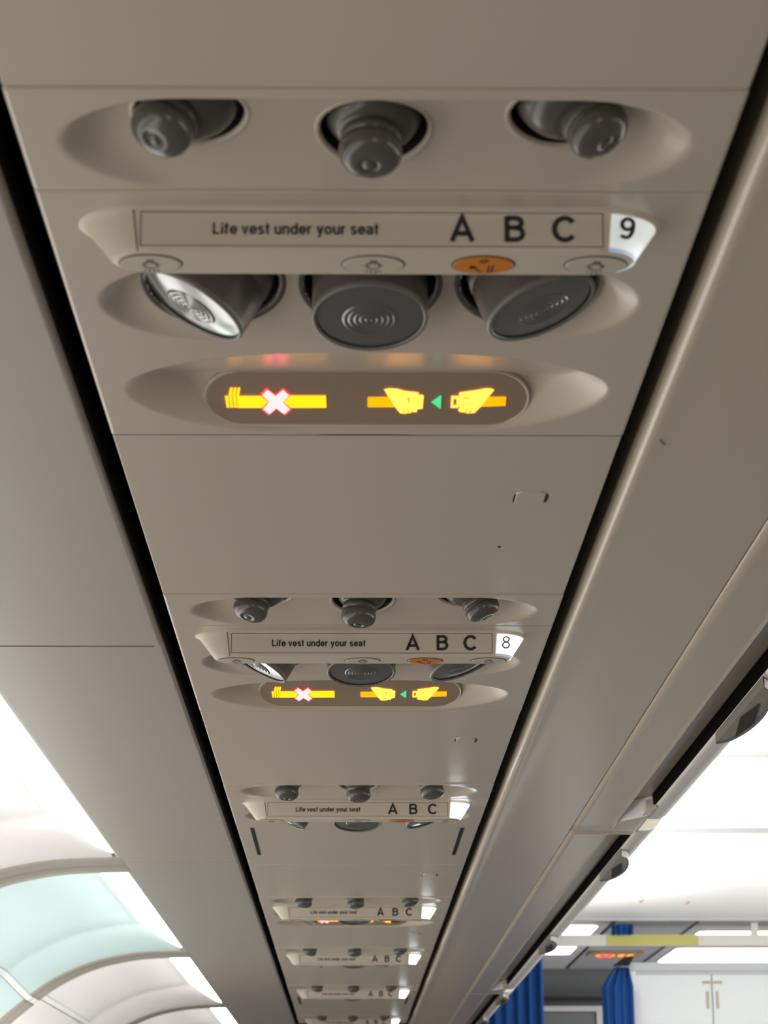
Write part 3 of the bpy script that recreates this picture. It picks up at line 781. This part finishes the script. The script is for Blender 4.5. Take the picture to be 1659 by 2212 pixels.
curtain('curtain', .932, 1.048, 8.03, .30, CAM_Z+.745, 4, .014, 'blue curtain at right, gathered beside the white partition', top=1.022)
curtain('curtain', .965, 1.045, 7.95, CAM_Z+.853, CAM_Z+.893, 4, .010, 'small blue curtain piece standing in for a blue reflection on the entrance ceiling')  # blue reflection on the glossy ceiling, built as a curtain piece

# white partition at right
t = thing('partition', 'white partition wall with centre seam at lower right', 'partition', (1.7, 8.10, CAM_Z))
b = MB(); b.box((-.645, 0, -.95), (-.353, .03, .722)); b.obj('panel', [M['part_white']], t)
b = MB(); b.box((-.347, 0, -.95), (.62, .03, .722)); b.obj('panel', [M['part_white']], t)
b = MB(); b.box((-.68, -.03, .735), (.62, .04, .765)); b.box((-.65, -.005, .722), (.62, .03, .735)); b.obj('top_trim', [M['trim_g']], t)
b = MB(); b.box((-.655, -.02, .665), (-.635, -.004, .735)); b.obj('bracket', [M['bead']], t, label='small white bracket')
for z in (.60, .44):
    for x in (-.372, -.336):
        b = MB(); b.box((x, -.006, z), (x+.008, .0, z+.062)); b.obj('hinge', [M['olive']], t, label='olive hinge')
b = MB(); b.box((-.385, -.006, .690), (-.312, 0, .700)); b.obj('top_catch', [M['olive']], t)
b = MB(); b.prism([(.975, 8.02, CAM_Z+.750), (1.035, 8.02, CAM_Z+.750), (1.055, 8.02, CAM_Z+.786), (1.015, 8.02, CAM_Z+.780)], (0, .03, 0)); struct(b.obj('trim_5', [M['black']]))

# front wall with the door frame
b = MB(); b.box((.40, 9.80, CAM_Z-.6), (2.3, 9.84, ZC+.012)); struct(b.obj('wall_front', [M['front']]))
b = MB(); b.box((.55, 9.775, CAM_Z-.6), (1.10, 9.797, CAM_Z+.708)); o = struct(b.obj('door_1', [M['front']]))
b = MB(); b.box((.50, 9.76, CAM_Z+.712), (1.155, 9.797, CAM_Z+.735)); b.box((1.105, 9.76, CAM_Z-.6), (1.150, 9.797, CAM_Z+.712)); b.obj('door_frame', [M['frame']], o)
b = MB(); b.box((.45, 9.765, CAM_Z+.764), (1.20, 9.797, CAM_Z+.776)); b.obj('dark_seam', [M['ink']], o)

# ------------------------------------------------------------------ light
w = bpy.data.worlds.new('cabin_air'); bpy.context.scene.world = w; w.use_nodes = True
bg = w.node_tree.nodes['Background']; bg.inputs[0].default_value = (1., .92, .83, 1); bg.inputs[1].default_value = .125
def area(name, loc, look, sx, sy, power, col, spread=180):
    l = bpy.data.lights.new(name, 'AREA'); l.shape = 'RECTANGLE'; l.size = sx; l.size_y = sy; l.energy = power; l.color = col; l.spread = math.radians(spread)
    o = bpy.data.objects.new(name, l); COL.objects.link(o); o.location = loc
    d = Vector(look)-Vector(loc); z = -d.normalized(); yv = Vector((0, 1, 0)); x = yv.cross(z).normalized(); y = z.cross(x)
    o.matrix_world = Matrix((( x.x, y.x, z.x, loc[0]), (x.y, y.y, z.y, loc[1]), (x.z, y.z, z.z, loc[2]), (0, 0, 0, 1)))
    return o
# daylight through the left windows, added sidewall fill, light from the far sidewall
area('cabin_window_daylight', (-.72, 2.0, CAM_Z-.24), (.1, 2.0, CAM_Z+.20), .26, 5.6, 10.5, (1., .96, .91))
area('sidewall_fill', (-.70, 2.2, CAM_Z+.14), (.1, 2.2, CAM_Z+.30), .14, 5.0, 4.0, (1., .97, .92))  # added fill that brightens the left ends of the label strips
area('far_sidewall_light', (2.9, 2.0, CAM_Z+.27), (.4, 2.0, CAM_Z+.40), .25, 6.0, 25.0, (1., .98, .94))
# the lit cabin further aft
area('aft_cabin_glow', (.75, -2.2, CAM_Z+.10), (.2, 2., CAM_Z+.35), 1.3, .5, 6.5, (1., .95, .88))
# cove lamps on top of the aisle bins wash the aisle ceiling
area('aisle_cove_lamp', (.60, 3.8, CAM_Z+.60), (1.3, 3.8, CAM_Z+.9), .10, 7.0, 55, (1., .99, .95))
area('aisle_cove_lamp', (2.2, 3.8, CAM_Z+.55), (1.2, 3.8, CAM_Z+.9), .10, 7.0, 63, (1., .99, .95))
# sidewall lamps wash the recesses they sit in
for y0, y1, m, lb in BAYS:
    area('sidewall_wash_lamp', (-.326, (y0+y1)/2-.05, CAM_Z+H+.034), (-.60, (y0+y1)/2-.05, CAM_Z+H-.03), .016, y1-y0-.2, 1.9, (1., .99, .97))
# entrance: lamps on the partition, added unseen fill from below brightening the grey ceiling
area('entrance_lamp', (1.5, 7.3, CAM_Z+.5), (1.5, 8.1, CAM_Z+.4), .8, .3, .25, (1., 1., 1.))
area('entrance_ceiling_fill', (1.45, 8.8, CAM_Z-.9), (1.45, 8.85, CAM_Z+.9), 1.2, 1.2, 19.0, (1., .98, .96))

# ------------------------------------------------------------------ camera
F, CX, CY = 4620., 829.5, 1106.
VP = (753., 2547.); ROLL = -.003
yc = np.array([(VP[0]-CX)/F, -(VP[1]-CY)/F, -1.]); yc /= np.linalg.norm(yc)
x = np.array([math.cos(ROLL), -math.sin(ROLL), 0.]); x = x-x.dot(yc)*yc; x /= np.linalg.norm(x)
zc = np.cross(x, yc); R = np.stack([x, yc, zc])
cd = bpy.data.cameras.new('camera'); cam = bpy.data.objects.new('camera', cd); COL.objects.link(cam)
cam.matrix_world = Matrix([[*R[0], 0], [*R[1], 0], [*R[2], CAM_Z], [0, 0, 0, 1]])
cd.sensor_fit = 'VERTICAL'; cd.sensor_height = 36; cd.sensor_width = 27; cd.lens = F/2212*36
cd.clip_start = .02; cd.clip_end = 50
cd.dof.use_dof = True; cd.dof.focus_distance = 1.85; cd.dof.aperture_fstop = cd.lens/3.2
sc = bpy.context.scene; sc.camera = cam
sc.view_settings.view_transform = 'Standard'; sc.view_settings.look = 'None'
sc.view_settings.exposure = 0; sc.view_settings.gamma = 1; sc.view_settings.use_curve_mapping = False
